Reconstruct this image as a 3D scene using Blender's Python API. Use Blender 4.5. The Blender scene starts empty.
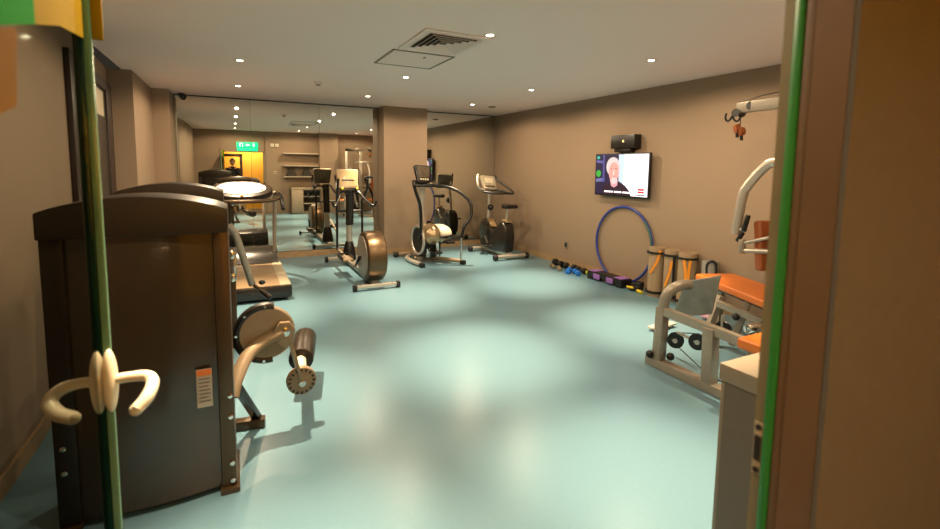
import bpy, bmesh, math, random
from mathutils import Vector, Matrix
random.seed(7)
SC = bpy.context.scene
COL = SC.collection
V = Vector
PI = math.pi

# ------------------------------------------------------------------ camera
def make_camera():
    yaw, pitch, roll = 0.4651, 0.0970, 0.0131
    F = V((math.sin(yaw) * math.cos(pitch), math.cos(yaw) * math.cos(pitch), -math.sin(pitch)))
    R = V((math.cos(yaw), -math.sin(yaw), 0))
    U = R.cross(F)
    R2 = R * math.cos(roll) + U * math.sin(roll)
    U2 = U * math.cos(roll) - R * math.sin(roll)
    cd = bpy.data.cameras.new('camera')
    cam = bpy.data.objects.new('camera', cd)
    COL.objects.link(cam)
    M = Matrix((R2, U2, -F)).transposed().to_4x4()
    M.translation = V((0, 0, 1.6))
    cam.matrix_world = M
    cd.sensor_fit = 'HORIZONTAL'
    cd.sensor_width = 36
    cd.lens = 472.34 / 940 * 36
    cd.shift_y = (213.14 - 264.5) / 940
    cd.clip_start = 0.02
    cd.dof.use_dof = True
    cd.dof.focus_distance = 6.2
    cd.dof.aperture_fstop = 2.6
    SC.camera = cam
make_camera()

# ------------------------------------------------------------------ world, exposure
w = bpy.data.worlds.new('world')
SC.world = w
w.use_nodes = True
w.node_tree.nodes['Background'].inputs[0].default_value = (1, .8, .6, 1)
w.node_tree.nodes['Background'].inputs[1].default_value = 0.02
SC.view_settings.view_transform = 'Standard'
SC.view_settings.look = 'None'
SC.view_settings.gamma = 1
SC.view_settings.use_curve_mapping = False
SC.view_settings.exposure = 0.5
SC.cycles.caustics_reflective = False
SC.cycles.caustics_refractive = False
SC.cycles.sample_clamp_indirect = 6

LAMP_COL = (1.0, 0.77, 0.50)
LAMP_W = 535       # hot centre of each downlight
LAMP_ANGLE = 46
SPILL_W = 46      # wide spill of each downlight
SPILL_ANGLE = 172
CORRIDOR_COL = (1.0, 0.74, 0.42)
CORRIDOR_W = 60

def add_light(name, kind, loc, energy, color, rot=(0, 0, 0), **kw):
    ld = bpy.data.lights.new(name, kind)
    ld.energy = energy
    ld.color = color
    for k, v in kw.items():
        setattr(ld, k, v)
    o = bpy.data.objects.new(name, ld)
    o.location = loc
    o.rotation_euler = rot
    COL.objects.link(o)
    return o

# ------------------------------------------------------------------ room numbers
H = 2.66            # ceiling
D = 8.64            # mirror plane
XR, XL = 4.90, -1.04
YW0, YW1 = 0.425, 0.565   # door wall, outer and inner face
LIGHTS = [(x, y) for x in (0.1, 1.88, 3.67) for y in (1.6, 3.43, 5.5, 7.27)]

# ------------------------------------------------------------------ materials
def s2l(c):
    return tuple(((v / 12.92) if v <= .04045 else ((v + .055) / 1.055) ** 2.4) for v in c)
def hx(h):
    return s2l([int(h[i:i + 2], 16) / 255 for i in (0, 2, 4)])

def mat(name, color, rough=0.5, metal=0.0, var=0.06, scale=30, bump=0.0, emit=None, estr=0, spec=0.5, coat=0):
    m = bpy.data.materials.new(name)
    m.use_nodes = True
    nt = m.node_tree
    b = nt.nodes['Principled BSDF']
    if isinstance(color, str):
        color = hx(color)
    tc = nt.nodes.new('ShaderNodeTexCoord')
    no = nt.nodes.new('ShaderNodeTexNoise')
    no.inputs['Scale'].default_value = scale
    no.inputs['Detail'].default_value = 3
    nt.links.new(tc.outputs['Object'], no.inputs['Vector'])
    rp = nt.nodes.new('ShaderNodeValToRGB')
    e = rp.color_ramp.elements
    e[0].position, e[1].position = 0.3, 0.7
    e[0].color = tuple(max(0, v * (1 - var)) for v in color) + (1,)
    e[1].color = tuple(min(1, v * (1 + var)) for v in color) + (1,)
    nt.links.new(no.outputs['Fac'], rp.inputs['Fac'])
    nt.links.new(rp.outputs['Color'], b.inputs['Base Color'])
    b.inputs['Roughness'].default_value = rough
    b.inputs['Metallic'].default_value = metal
    b.inputs['Specular IOR Level'].default_value = spec
    b.inputs['Coat Weight'].default_value = coat
    if bump:
        bp = nt.nodes.new('ShaderNodeBump')
        bp.inputs['Strength'].default_value = bump
        bp.inputs['Distance'].default_value = 0.002
        nt.links.new(no.outputs['Fac'], bp.inputs['Height'])
        nt.links.new(bp.outputs['Normal'], b.inputs['Normal'])
    if emit:
        b.inputs['Emission Color'].default_value = tuple(emit) + (1,)
        b.inputs['Emission Strength'].default_value = estr
    return m

M = {}
M['floor'] = mat('teal_vinyl', (.140, .262, .330), rough=.30, var=.03, scale=60, bump=0, spec=.4)
M['wall'] = mat('taupe_paint', (.325, .228, .152), rough=.75, var=.02, scale=200, bump=.05)
M['ceiling'] = mat('ceiling_paint', (.99, .795, .72), rough=.85, var=.01, scale=100)
M['base'] = mat('baseboard_oak', (.40, .26, .14), rough=.5, var=.12, scale=14)
M['jamb'] = mat('jamb_paint', (.24, .20, .11), rough=.5, var=.03)
M['jambgreen'] = mat('jamb_green_light', (.03, .23, .04), rough=.35, var=.05)  # exit sign's green light on the jamb, put into the strip's colour
M['brown_jamb'] = mat('brown_frame', (.15, .085, .036), rough=.55, var=.06, scale=12)
M['corridor'] = mat('ochre_paint', (.80, .42, .055), rough=.8, var=.03)
M['outer'] = mat('corridor_plaster', (.105, .100, .085), rough=.8, var=.04)
M['darkwood'] = mat('dark_wood', (.022, .008, .005), rough=.45, var=.2, scale=20)
M['beigepanel'] = mat('beige_panel', (.42, .35, .24), rough=.6, var=.03)
M['black'] = mat('black_plastic', (.007, .006, .0055), rough=.34, var=.1)
M['rubber'] = mat('black_rubber', (.007, .007, .007), rough=.6, var=.1, bump=.1)
M['charcoal'] = mat('charcoal_plastic', (.016, .013, .010), rough=.27, var=.08)
M['silver'] = mat('silver_paint', (.55, .50, .43), rough=.32, metal=.55, var=.04)
M['chrome'] = mat('chrome', (.78, .74, .68), rough=.14, metal=1, var=.02)
M['greysteel'] = mat('grey_powder_steel', (.35, .30, .24), rough=.36, metal=.4, var=.05)
M['bronze'] = mat('bronze_paint', (.085, .052, .026), rough=.3, metal=.5, var=.06, scale=8)
M['drum'] = mat('drum_bronze', (.125, .078, .04), rough=.33, metal=.75, var=.05)
M['bronzedark'] = mat('bronze_cap', (.024, .015, .008), rough=.36, metal=.2, var=.06)
M['smoke'] = mat('smoked_panel', (.038, .023, .011), rough=.2, var=.12, scale=3, coat=.4)
M['champagne'] = mat('champagne_metal', (.50, .36, .21), rough=.28, metal=.7, var=.05)
M['tan'] = mat('tan_metal', (.30, .215, .13), rough=.4, metal=.3, var=.05)
M['belt'] = mat('belt_tan_sheen', (.26, .17, .09), rough=.5, var=.08, scale=120, bump=.1)  # black belt's grazing sheen painted as a tan base
M['cream'] = mat('cream_plastic', (.72, .62, .46), rough=.4, var=.03)
M['white'] = mat('white_plastic', (.80, .74, .64), rough=.3, var=.02)
M['handlewhite'] = mat('ivory_handle', (.82, .70, .50), rough=.3, var=.02)
M['glossdisp'] = mat('display_glare', (.88, .82, .72), rough=.12, var=.02, emit=(1, .85, .6), estr=.5)  # downlight glare on the glossy cover, painted as pale colour and emission
M['litscreen'] = mat('lit_console_screen', (.26, .18, .09), rough=.2, var=.08, emit=(1, .72, .36), estr=.06)
M['dimscreen'] = mat('dim_console_screen', (.12, .09, .06), rough=.15, var=.3, scale=40)
M['greyscreen'] = mat('grey_console_face', (.45, .38, .28), rough=.3, var=.2, scale=60)
M['orange'] = mat('orange_vinyl', (.60, .15, .016), rough=.38, var=.05, bump=.05)
M['orangedark'] = mat('orange_handle_shaded_pad', (.32, .085, .02), rough=.4)
M['mattan'] = mat('taupe_foam', (.38, .265, .16), rough=.85, var=.08, scale=150, bump=.15)
M['matorange'] = mat('orange_stripe', (.95, .33, .02), rough=.7, var=.04)
M['greyfoam'] = mat('grey_foam', (.26, .24, .21), rough=.7, var=.06)
M['purple'] = mat('purple_rubber', (.30, .14, .46), rough=.6, var=.05)
M['pink'] = mat('mauve_plate', (.50, .28, .36), rough=.5, var=.05)
M['blue'] = mat('blue_vinyl', (.015, .16, .62), rough=.4, var=.05)
M['hoopblue'] = mat('hoop_blue', (.025, .045, .28), rough=.35, var=.1)
M['lime'] = mat('lime_vinyl', (.55, .55, .02), rough=.4, var=.05)
M['yellow'] = mat('yellow_plastic', (.85, .62, .03), rough=.4, var=.05)
M['counter'] = mat('counter_laminate', (.26, .20, .135), rough=.45, var=.03)
M['carcass'] = mat('cabinet_laminate', (.155, .12, .082), rough=.5, var=.03)
M['shelf'] = mat('shelf_laminate', (.46, .38, .29), rough=.55, var=.03)
M['darktowel'] = mat('dark_cloth', (.05, .04, .03), rough=.9, var=.1)
M['vent'] = mat('vent_white', (.92, .74, .66), rough=.6, var=.02)
M['dark'] = mat('dark_void', (.012, .010, .008), rough=.8)
M['socket'] = mat('socket_grey', (.24, .21, .17), rough=.4)
M['labelwhite'] = mat('label_white', (.42, .36, .29), rough=.6)
M['labelorange'] = mat('label_orange', (.75, .19, .03), rough=.6)
M['labelgrey'] = mat('label_print', (.12, .10, .08), rough=.6)
M['patchgreen'] = mat('matte_green', (.0, .20, .008), rough=.8, spec=.05, var=.05, scale=6)
M['patchyellow'] = mat('matte_yellow', (.33, .19, .006), rough=.8, spec=.05, var=.06, scale=6)
M['patchorange'] = mat('matte_orange', (.20, .08, .004), rough=.8, spec=.05, var=.05, scale=6)
M['edgegreen'] = mat('green_glass_edge', (.15, .29, .17), rough=.2, var=.06, scale=6)
M['edgedark'] = mat('dark_glass_edge', (.002, .05, .03), rough=.2, var=.1, scale=6)
M['cloth'] = mat('black_clothing', (.02, .018, .02), rough=.9)
M['skin'] = mat('skin', (.55, .32, .2), rough=.6)
M['lampglow'] = mat('lamp_glow', (1, .9, .75), emit=(1, .86, .66), estr=14)
M['exit'] = mat('exit_green_lit', (.0, .5, .2), emit=(.0, .62, .24), estr=1.3)
M['exitwhite'] = mat('exit_white_lit', (.9, 1, .9), emit=(.75, 1, .8), estr=1.8)
def emis(name, rgb, s=1.0):
    c = hx(rgb)
    return mat(name, c, rough=.4, var=.04, emit=c, estr=s)

def glass_mat(name, tint, gloss=0.06):
    m = bpy.data.materials.new(name)
    m.use_nodes = True
    nt = m.node_tree
    nt.nodes.clear()
    out = nt.nodes.new('ShaderNodeOutputMaterial')
    mx = nt.nodes.new('ShaderNodeMixShader')
    tr = nt.nodes.new('ShaderNodeBsdfTransparent')
    gl = nt.nodes.new('ShaderNodeBsdfGlossy')
    mx.inputs[0].default_value = gloss
    tr.inputs['Color'].default_value = tint + (1,)
    gl.inputs['Roughness'].default_value = .02
    nt.links.new(tr.outputs[0], mx.inputs[1])
    nt.links.new(gl.outputs[0], mx.inputs[2])
    nt.links.new(mx.outputs[0], out.inputs[0])
    return m
M['glass'] = glass_mat('door_glass', (.66, .67, .65), .0008)

def mirror_mat():
    m = bpy.data.materials.new('mirror_silver')
    m.use_nodes = True
    b = m.node_tree.nodes['Principled BSDF']
    b.inputs['Base Color'].default_value = (.80, .80, .74, 1)
    b.inputs['Metallic'].default_value = 1
    b.inputs['Roughness'].default_value = 0.0
    return m
M['mirror'] = mirror_mat()

# ------------------------------------------------------------------ geometry helper
def crom(pts, sub=6, closed=False):
    pts = [V(p) for p in pts]
    n = len(pts)
    out = []
    rng = n if closed else n - 1
    for i in range(rng):
        if closed:
            p0, p1, p2, p3 = pts[(i - 1) % n], pts[i], pts[(i + 1) % n], pts[(i + 2) % n]
        else:
            p1, p2 = pts[i], pts[i + 1]
            p0 = pts[i - 1] if i > 0 else p1 * 2 - p2
            p3 = pts[i + 2] if i + 2 < n else p2 * 2 - p1
        for k in range(sub):
            t = k / sub
            out.append(0.5 * ((2 * p1) + (p2 - p0) * t + (2 * p0 - 5 * p1 + 4 * p2 - p3) * t * t + (3 * p1 - p0 - 3 * p2 + p3) * t ** 3))
    if not closed:
        out.append(pts[-1])
    return out

def zdir(d):
    return V(d).normalized().to_track_quat('Z', 'Y').to_matrix()

class MB:
    def __init__(self):
        self.bm = bmesh.new()
    def _faces(self, vs, fs):
        bv = [self.bm.verts.new(v) for v in vs]
        for f in fs:
            try:
                self.bm.faces.new([bv[i] for i in f])
            except ValueError:
                pass
        return bv
    def _merge(self, tmp, mtx):
        tmp.transform(mtx)
        me = bpy.data.meshes.new('tmp')
        tmp.to_mesh(me)
        tmp.free()
        self.bm.from_mesh(me)
        bpy.data.meshes.remove(me)
    def box(self, c, s, rot=None, bev=0.0, seg=2):
        t = bmesh.new()
        bmesh.ops.create_cube(t, size=1)
        bmesh.ops.scale(t, vec=V(s), verts=t.verts)
        if bev:
            bmesh.ops.bevel(t, geom=t.edges[:], offset=min(bev, min(s) * .49), segments=seg, profile=.6, affect='EDGES')
        m = Matrix.Translation(V(c))
        if rot is not None:
            m = m @ (rot.to_4x4() if isinstance(rot, Matrix) else Matrix(rot).to_4x4())
        self._merge(t, m)
        return self
    def bar(self, a, b, w, h, bev=0.004, up=(0, 0, 1)):
        a, b = V(a), V(b)
        d = (b - a)
        L = d.length
        z = d.normalized()
        u = V(up)
        if abs(z.dot(u)) > .98:
            u = V((0, 1, 0))
        x = u.cross(z).normalized()
        y = z.cross(x)
        R = Matrix((x, y, z)).transposed()
        return self.box((a + b) / 2, (w, h, L), R, bev)
    def rings(self, rings, closed=False, caps=True):
        n = len(rings[0])
        bv = [[self.bm.verts.new(p) for p in r] for r in rings]
        k = len(rings)
        for i in range(k if closed else k - 1):
            a, b = bv[i], bv[(i + 1) % k]
            for j in range(n):
                self.bm.faces.new((a[j], a[(j + 1) % n], b[(j + 1) % n], b[j]))
        if caps and not closed:
            self.bm.faces.new(list(reversed(bv[0])))
            self.bm.faces.new(bv[-1])
        return self
    def tube(self, pts, r, n=12, sub=6, closed=False, smooth=True, r2=None):
        """sweep; r may be a number or list per control point; r2 flattens the section"""
        P = crom(pts, sub, closed) if (smooth and len(pts) > 2) else [V(p) for p in pts]
        k = len(P)
        def rad(i):
            if isinstance(r, (list, tuple)):
                f = i / max(1, k - 1) * (len(r) - 1)
                a = int(min(f, len(r) - 2))
                return r[a] + (r[a + 1] - r[a]) * (f - a)
            return r
        T = []
        for i in range(k):
            if closed:
                t = P[(i + 1) % k] - P[(i - 1) % k]
            else:
                t = P[min(i + 1, k - 1)] - P[max(i - 1, 0)]
            T.append(t.normalized())
        u = V((0, 0, 1)) if abs(T[0].z) < .9 else V((1, 0, 0))
        x = u.cross(T[0]).normalized()
        R = []
        for i in range(k):
            x = (x - T[i] * x.dot(T[i])).normalized()
            y = T[i].cross(x)
            ra = rad(i)
            rb = ra * (r2 if r2 else 1)
            R.append([P[i] + x * (ra * math.cos(2 * PI * j / n)) + y * (rb * math.sin(2 * PI * j / n)) for j in range(n)])
        return self.rings(R, closed)
    def lathe(self, prof, c=(0, 0, 0), axis=(0, 0, 1), n=28):
        """prof: (radius, height) from one end to the other; ends with r=0 are closed"""
        A = zdir(axis)
        c = V(c)
        R = []
        for (r, h) in prof:
            r = max(r, 1e-4)
            R.append([c + A @ V((r * math.cos(2 * PI * j / n), r * math.sin(2 * PI * j / n), h)) for j in range(n)])
        return self.rings(R)
    def cyl(self, a, b, r, rb=None, n=20, bev=0.0):
        a, b = V(a), V(b)
        L = (b - a).length
        rb = r if rb is None else rb
        if bev:
            return self.lathe([(r - bev, 0), (r - bev * .3, bev * .3), (r, bev), (rb, L - bev), (rb - bev * .3, L - bev * .3), (rb - bev, L)], a, b - a, n)
        return self.lathe([(r, 0), (rb, L)], a, b - a, n)
    def ell(self, c, r, rot=None, n=20, m=12):
        t = bmesh.new()
        bmesh.ops.create_uvsphere(t, u_segments=n, v_segments=m, radius=1)
        bmesh.ops.scale(t, vec=V(r), verts=t.verts)
        mt = Matrix.Translation(V(c))
        if rot is not None:
            mt = mt @ rot.to_4x4()
        self._merge(t, mt)
        return self
    def prism(self, poly, plane, d0, d1, bev=0.0, seg=2):
        """poly of 2D points in plane 'XY','XZ','YZ', extruded along the third axis d0..d1"""
        t = bmesh.new()
        def p3(a, b, d):
            return {'XY': (a, b, d), 'XZ': (a, d, b), 'YZ': (d, a, b)}[plane]
        lo = [t.verts.new(p3(a, b, d0)) for a, b in poly]
        hi = [t.verts.new(p3(a, b, d1)) for a, b in poly]
        n = len(poly)
        t.faces.new(lo)
        t.faces.new(list(reversed(hi)))
        for i in range(n):
            t.faces.new((lo[i], hi[i], hi[(i + 1) % n], lo[(i + 1) % n]))
        bmesh.ops.recalc_face_normals(t, faces=t.faces[:])
        if bev:
            es = [e for e in t.edges if len(e.link_faces) == 2 and e.calc_face_angle() > .5]
            bmesh.ops.bevel(t, geom=es, offset=bev, segments=seg, profile=.6, affect='EDGES')
        self._merge(t, Matrix.Identity(4))
        return self
    def torus(self, c, R_, r, axis=(0, 0, 1), n=48, m=10, sx=1, sy=1):
        A = zdir(axis)
        pts = [V(c) + A @ V((R_ * sx * math.cos(2 * PI * i / n), R_ * sy * math.sin(2 * PI * i / n), 0)) for i in range(n)]
        return self.tube(pts, r, m, closed=True, smooth=False)
    def xf(self, mtx):
        self.bm.transform(mtx)
        return self
    def build(self, name, m, parent=None, angle=35, off=True, loc=None):
        bmesh.ops.recalc_face_normals(self.bm, faces=self.bm.faces[:])
        if parent is not None and off:
            root = parent
            while root.parent:
                root = root.parent
            self.bm.transform(Matrix.Translation(-root.location))
        if loc is not None:
            self.bm.transform(Matrix.Translation(-V(loc)))
        me = bpy.data.meshes.new(name)
        self.bm.to_mesh(me)
        self.bm.free()
        me.materials.append(m)
        me.shade_smooth()
        me.set_sharp_from_angle(angle=math.radians(angle))
        o = bpy.data.objects.new(name, me)
        COL.objects.link(o)
        if parent is not None:
            o.parent = parent
        if loc is not None:
            o.location = loc
        return o

def tag(o, label=None, cat=None, group=None, kind=None):
    if label: o['label'] = label
    if cat: o['category'] = cat
    if group: o['group'] = group
    if kind: o['kind'] = kind
    return o
def thing(name, label, cat, loc=(0, 0, 0), group=None, rz=0):
    o = bpy.data.objects.new(name, None)
    o.empty_display_size = .1
    COL.objects.link(o)
    o.location = loc
    o.rotation_euler = (0, 0, rz)
    return tag(o, label, cat, group)
def struct(name, mb, m, parent=None):
    o = mb.build(name, m, parent)
    if parent is None:
        o['kind'] = 'structure'
    return o
def copy_tree(o, parent=None):
    c = o.copy()
    COL.objects.link(c)
    if parent is not None:
        c.parent = parent
    for ch in list(o.children):
        copy_tree(ch, c)
    return c

# ================================================================== SETTING
struct('floor', MB().box((2, 4.6, -.05), (6.2, 8.4, .1)), M['floor'])
struct('ceiling', MB().box((2, 4.6, H + .05), (6.2, 8.4, .1)), M['ceiling'])
struct('wall_right', MB().box((XR + .05, 4.6, H / 2), (.1, 8.4, H)), M['wall'])
# plan of the left wall: straight, then splayed back, a short return, then straight to the corner pier
LW = [(XL, .40), (XL, 3.4), (-1.24, 6.71), (-1.0, 6.71), (-1.0, 8.72), (-1.45, 8.72), (-1.45, .40)]
struct('wall_left', MB().prism(LW, 'XY', 0, H), M['wall'])
struct('wall_back', MB().box((2, D + .07, H / 2), (6.2, .1, H)), M['wall'])
wf = MB()
wf.box(((XL - .35) / 2 - .01, (YW0 + YW1) / 2, H / 2), (abs(XL) - .33 + .02, YW1 - YW0, H))
wf.box(((XR + .97) / 2, (YW0 + YW1) / 2, H / 2), (XR - .97, YW1 - YW0, H)).box((.945, .479, H / 2), (.06, .108, H))
wf.box((.285, (YW0 + YW1) / 2, (H + 2.01) / 2), (1.27, YW1 - YW0, H - 2.01))
struct('wall_front', wf, M['wall'])
struct('wall_pier', MB().box((2.83, (8.27 + D + .02) / 2, H / 2), (.82, D + .02 - 8.27, H)), M['wall'])
struct('wall_corner_pier', MB().box(((XL - .80) / 2, (8.12 + D + .02) / 2, H / 2), (.26, D + .02 - 8.12, H)), M['wall'])
struct('wall_recess_pier', MB().box((2.9, YW1 + .17, H / 2), (.60, .34, H)), M['wall'])
# baseboards
struct('baseboard_back', MB().box((.81, D - .008, .05), (3.2, .03, .10)).box((4.07, D - .008, .05), (1.62, .03, .10)), M['base'])
struct('baseboard_pier', MB().box((2.83, 8.264, .05), (.84, .014, .10)).box((2.414, 8.44, .05), (.014, .36, .10)).box((3.246, 8.44, .05), (.014, .36, .10)), M['base'])
struct('baseboard_right', MB().box((XR - .007, 4.6, .05), (.014, 8.06, .10)), M['base'])
struct('baseboard_left', MB().box((XL + .007, 2.0, .05), (.014, 2.8, .10)).prism([(XL, 3.4), (XL + .014, 3.4), (-1.226 + .02, 6.71), (-1.24, 6.71)], 'XY', 0, .10).box((-.993, 7.4, .05), (.014, 1.38, .10)).box((-1.11, 6.703, .05), (.24, .014, .10)), M['base'])
# dark strip along the ceiling joint above the mirrors
struct('trim_1', MB().box((.8, D - .006, H - .008), (3.2, .02, .016)).box((4.07, D - .006, H - .008), (1.62, .02, .016)), M['darkwood'])
# side edge strip between corner pier and mirror
struct('trim_2', MB().box((-.785, D - .01, H / 2), (.03, .03, H)), M['jamb'])

# ---- dark framed wood door in the left wall
d2 = thing('door_2', 'tall dark brown wooden door and frame set in the wall behind the glass door', 'door', (-1.17, 5.6, 0))
d2['kind'] = 'structure'
WA = math.atan((1.24 - 1.04) / (6.71 - 3.4))
WM = Matrix.Translation((-1.04 - (5.6 - 3.4) * math.tan(WA), 5.6, 0)) @ Matrix.Rotation(WA, 4, 'Z')
fr = MB().box((.01, -.86, 1.23), (.06, .22, 2.46), bev=.006).box((.01, .90, 1.23), (.06, .34, 2.46), bev=.006).box((.01, .0, 2.41), (.06, 1.5, .10), bev=.006)
fr.xf(WM).build('door_frame', M['darkwood'], d2)
MB().box((.006, 0, 1.18), (.03, 1.5, 2.36), bev=.004).xf(WM).build('door_panel', M['bronzedark'], d2)
MB().box((.024, .30, 2.20), (.008, .56, .26), bev=.003).xf(WM).build('door_notice', M['beigepanel'], d2)

# ---- door opening, jambs and the glass leaf
struct('trim_3', MB().box((.91, .525, 1.0), (.03, .018, 2.0)), M['jamb'])          # pale rebate with strike plate
struct('jamb_light_strip', MB().box((.907, .507, 1.0), (.034, .018, 2.0), bev=.006), M['jambgreen'])
struct('trim_5', MB().box((.914, .489, 1.0), (.04, .018, 2.0), bev=.003).box((.912, .452, 1.0), (.04, .056, 2.0)), M['brown_jamb'])
struct('trim_6', MB().box((-.285, .495, 1.0), (.09, .15, 2.0)).box((.33, .495, 2.0), (1.16, .15, .03)), M['jamb'])
sp = thing('strike_plate', 'small pale metal strike plate with black latch slot on the door jamb', 'strike plate', (.894, .523, 1.065))
MB().box((.8935, .523, 1.065), (.003, .018, .105), bev=.001).build('plate', M['beigepanel'], sp)
MB().box((.8915, .523, 1.066), (.003, .012, .05)).build('latch_slot', M['dark'], sp)
for z in (1.022, 1.108):
    MB().cyl((.893, .523, z), (.890, .523, z), .006, n=10).build('screw', M['dark'], sp)

d1 = thing('door_1', 'open frameless glass door with green edge and ivory lever handles', 'door', (-.24, .58, 0))
d1['kind'] = 'structure'
GA = math.atan2(.085, .85)
GM = Matrix.Translation((-.225, .58, 0)) @ Matrix.Rotation(GA, 4, 'Z')      # leaf runs along local +Y from the hinge
MB().box((0, .425, 1.02), (.010, .85, 2.0)).xf(GM).build('glass', M['glass'], d1)
MB().box((.0135, .858, 1.02), (.017, .020, 2.0), bev=.004).xf(GM).build('edge_seal', M['edgegreen'], d1)
MB().box((-.005, .856, 1.02), (.019, .020, 2.0), bev=.003).xf(GM).build('edge_profile', M['edgedark'], d1)
MB().prism([(.10, 1.74), (.346, 1.80), (.346, 2.02), (.10, 2.02)], 'YZ', .005, .008).xf(GM).build('green_patch', M['patchgreen'], d1)  # flat green, yellow and orange patches laid on the pane
MB().prism([(.346, 1.80), (.55, 1.846), (.845, 1.888), (.845, 2.02), (.346, 2.02)], 'YZ', .005, .008).xf(GM).build('yellow_patch', M['patchyellow'], d1)
MB().box((.033, .858, 1.955), (.022, .010, .13), bev=.002).xf(GM).build('yellow_edge_patch', M['patchyellow'], d1)
MB().prism([(.10, 1.645), (.207, 1.668), (.235, 1.768), (.10, 1.738)], 'YZ', .005, .008).xf(GM).build('orange_patch', M['patchorange'], d1)
for s in (-1, 1):
    cx = -.304
    h = MB()
    h.ell((cx + s * .012, 1.420, 1.055), (.017, .026, .082), n=20, m=14)
    ro = h.build('handle_rose', M['handlewhite'], d1)
    l = MB()
    if s > 0:
        pts = [(-.285, 1.415, 1.058), (-.25, 1.41, 1.061), (-.212, 1.40, 1.060), (-.197, 1.375, 1.050), (-.205, 1.34, 1.030), (-.225, 1.32, 1.012)]
    else:
        pts = [(-.32, 1.415, 1.058), (-.352, 1.42, 1.060), (-.390, 1.415, 1.052), (-.402, 1.39, 1.036), (-.382, 1.365, 1.016), (-.350, 1.35, 1.005)]
    l.tube(pts, [.011, .011, .0125, .0145, .0155, .0145], n=14, sub=7, r2=1.15)
    l.ell(pts[-1], (.0145, .010, .015))
    l.build('lever', M['handlewhite'], ro)

# ---- corridor outside the door
struct('wall_corridor', MB().box((1.5, -1.55, 1.3), (6.2, .1, 2.6)).box((-1.55, -.55, 1.3), (.1, 2.0, 2.6)).box((4.55, -.55, 1.3), (.1, 2.0, 2.6)), M['corridor'])
struct('floor_corridor', MB().box((1.5, -.55, -.05), (6.2, 1.95, .1)), M['outer'])
struct('ceiling_corridor', MB().box((1.5, -.55, 2.65), (6.2, 1.95, .1)), M['ceiling'])
struct('wall_outer', MB().box((2.721, YW0 - .006, 1.3), (3.658, .008, 2.6)).box((-.92, YW0 - .006, 1.3), (1.16, .008, 2.6)).box((.3, YW0 - .006, 2.33), (1.28, .008, .56)), M['outer'])
d3 = thing('door_3', 'brown framed doorway across the amber corridor seen in the mirror', 'door', (-.02, -1.5, 0))
d3['kind'] = 'structure'
MB().box((-.36, -1.48, .98), (.08, .06, 1.96), bev=.004).box((.28, -1.48, .98), (.08, .06, 1.96), bev=.004).box((-.04, -1.48, 1.92), (.72, .06, .08), bev=.004).build('door_frame', M['darkwood'], d3)
MB().box((-.04, -1.485, .94), (.56, .03, 1.88), bev=.003).build('door_panel', M['corridor'], d3)
add_light('corridor_lamp', 'AREA', (.5, -.95, 2.56), CORRIDOR_W, CORRIDOR_COL, (math.radians(-25), 0, 0), size=.5)

# ---- mirrors
for (x0, x1, lab) in ((-.765, .281, 'wall mirror panel reflecting the exit sign and amber doorway'),
                      (.281, 1.372, 'wall mirror panel reflecting the wall shelves, behind the treadmill upright'),
                      (1.372, 2.41, 'wall mirror panel reflecting the weight machine, beside the square pier'),
                      (3.25, XR - .01, 'wall mirror panel in the room corner behind the exercise bike')):
    cx = (x0 + x1) / 2
    mb = MB().box((cx, D + .005, (H + .10) / 2), (x1 - x0 - .004, .010, H - .10 - .02))
    tag(mb.build('mirror_panel', M['mirror'], loc=(cx, D, .10)), lab, 'mirror', 'wall mirror panels')

# ---- downlights
where = {
    (0.1, 1.6): 'recessed downlight over the rear of the nearest weight machine, seen only in the mirror',
    (0.1, 3.43): 'recessed downlight over the two weight machines, seen only in the mirror',
    (0.1, 5.5): 'recessed downlight over the tail end of the treadmill',
    (0.1, 7.27): 'recessed downlight over the treadmill console, closest to the mirror wall',
    (1.88, 1.6): 'recessed downlight in the middle row closest to the entrance door',
    (1.88, 3.43): 'recessed downlight beside the louvred ceiling vent',
    (1.88, 5.5): 'recessed downlight just past the ceiling access panel, over the elliptical',
    (1.88, 7.27): 'recessed downlight closest to the square pier and the mirror',
    (3.67, 1.6): 'recessed downlight over the tower of the orange weight machine',
    (3.67, 3.43): 'recessed downlight over the orange bench, closest to the door jamb',
    (3.67, 5.5): 'recessed downlight in front of the television and hoop',
    (3.67, 7.27): 'recessed downlight over the upright bike beside a flat ceiling sensor'}
proto = None
for (x, y) in LIGHTS:
    if proto is None:
        t = thing('downlight', 'x', 'ceiling light', (x, y, H), 'recessed ceiling downlights')
        MB().lathe([(.030, -.001), (.032, -.006), (.044, -.006), (.047, -.003), (.048, 0)], (x, y, H), (0, 0, 1), 28).build('trim_ring', M['cream'], t)
        MB().lathe([(.001, -.0075), (.026, -.0075), (.030, -.003)], (x, y, H), (0, 0, 1), 24).build('bulb', M['lampglow'], t)
        proto = t
    else:
        t = copy_tree(proto)
        t.location = (x, y, H)
    t['label'] = where[(x, y)]
    add_light('downlight_lamp', 'SPOT', (x, y, H - .03), LAMP_W, LAMP_COL, spot_size=math.radians(LAMP_ANGLE), spot_blend=1.0, shadow_soft_size=.02)
    add_light('downlight_spill', 'SPOT', (x, y, H - .02), SPILL_W, LAMP_COL, spot_size=math.radians(SPILL_ANGLE), spot_blend=.25, shadow_soft_size=.02)

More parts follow.
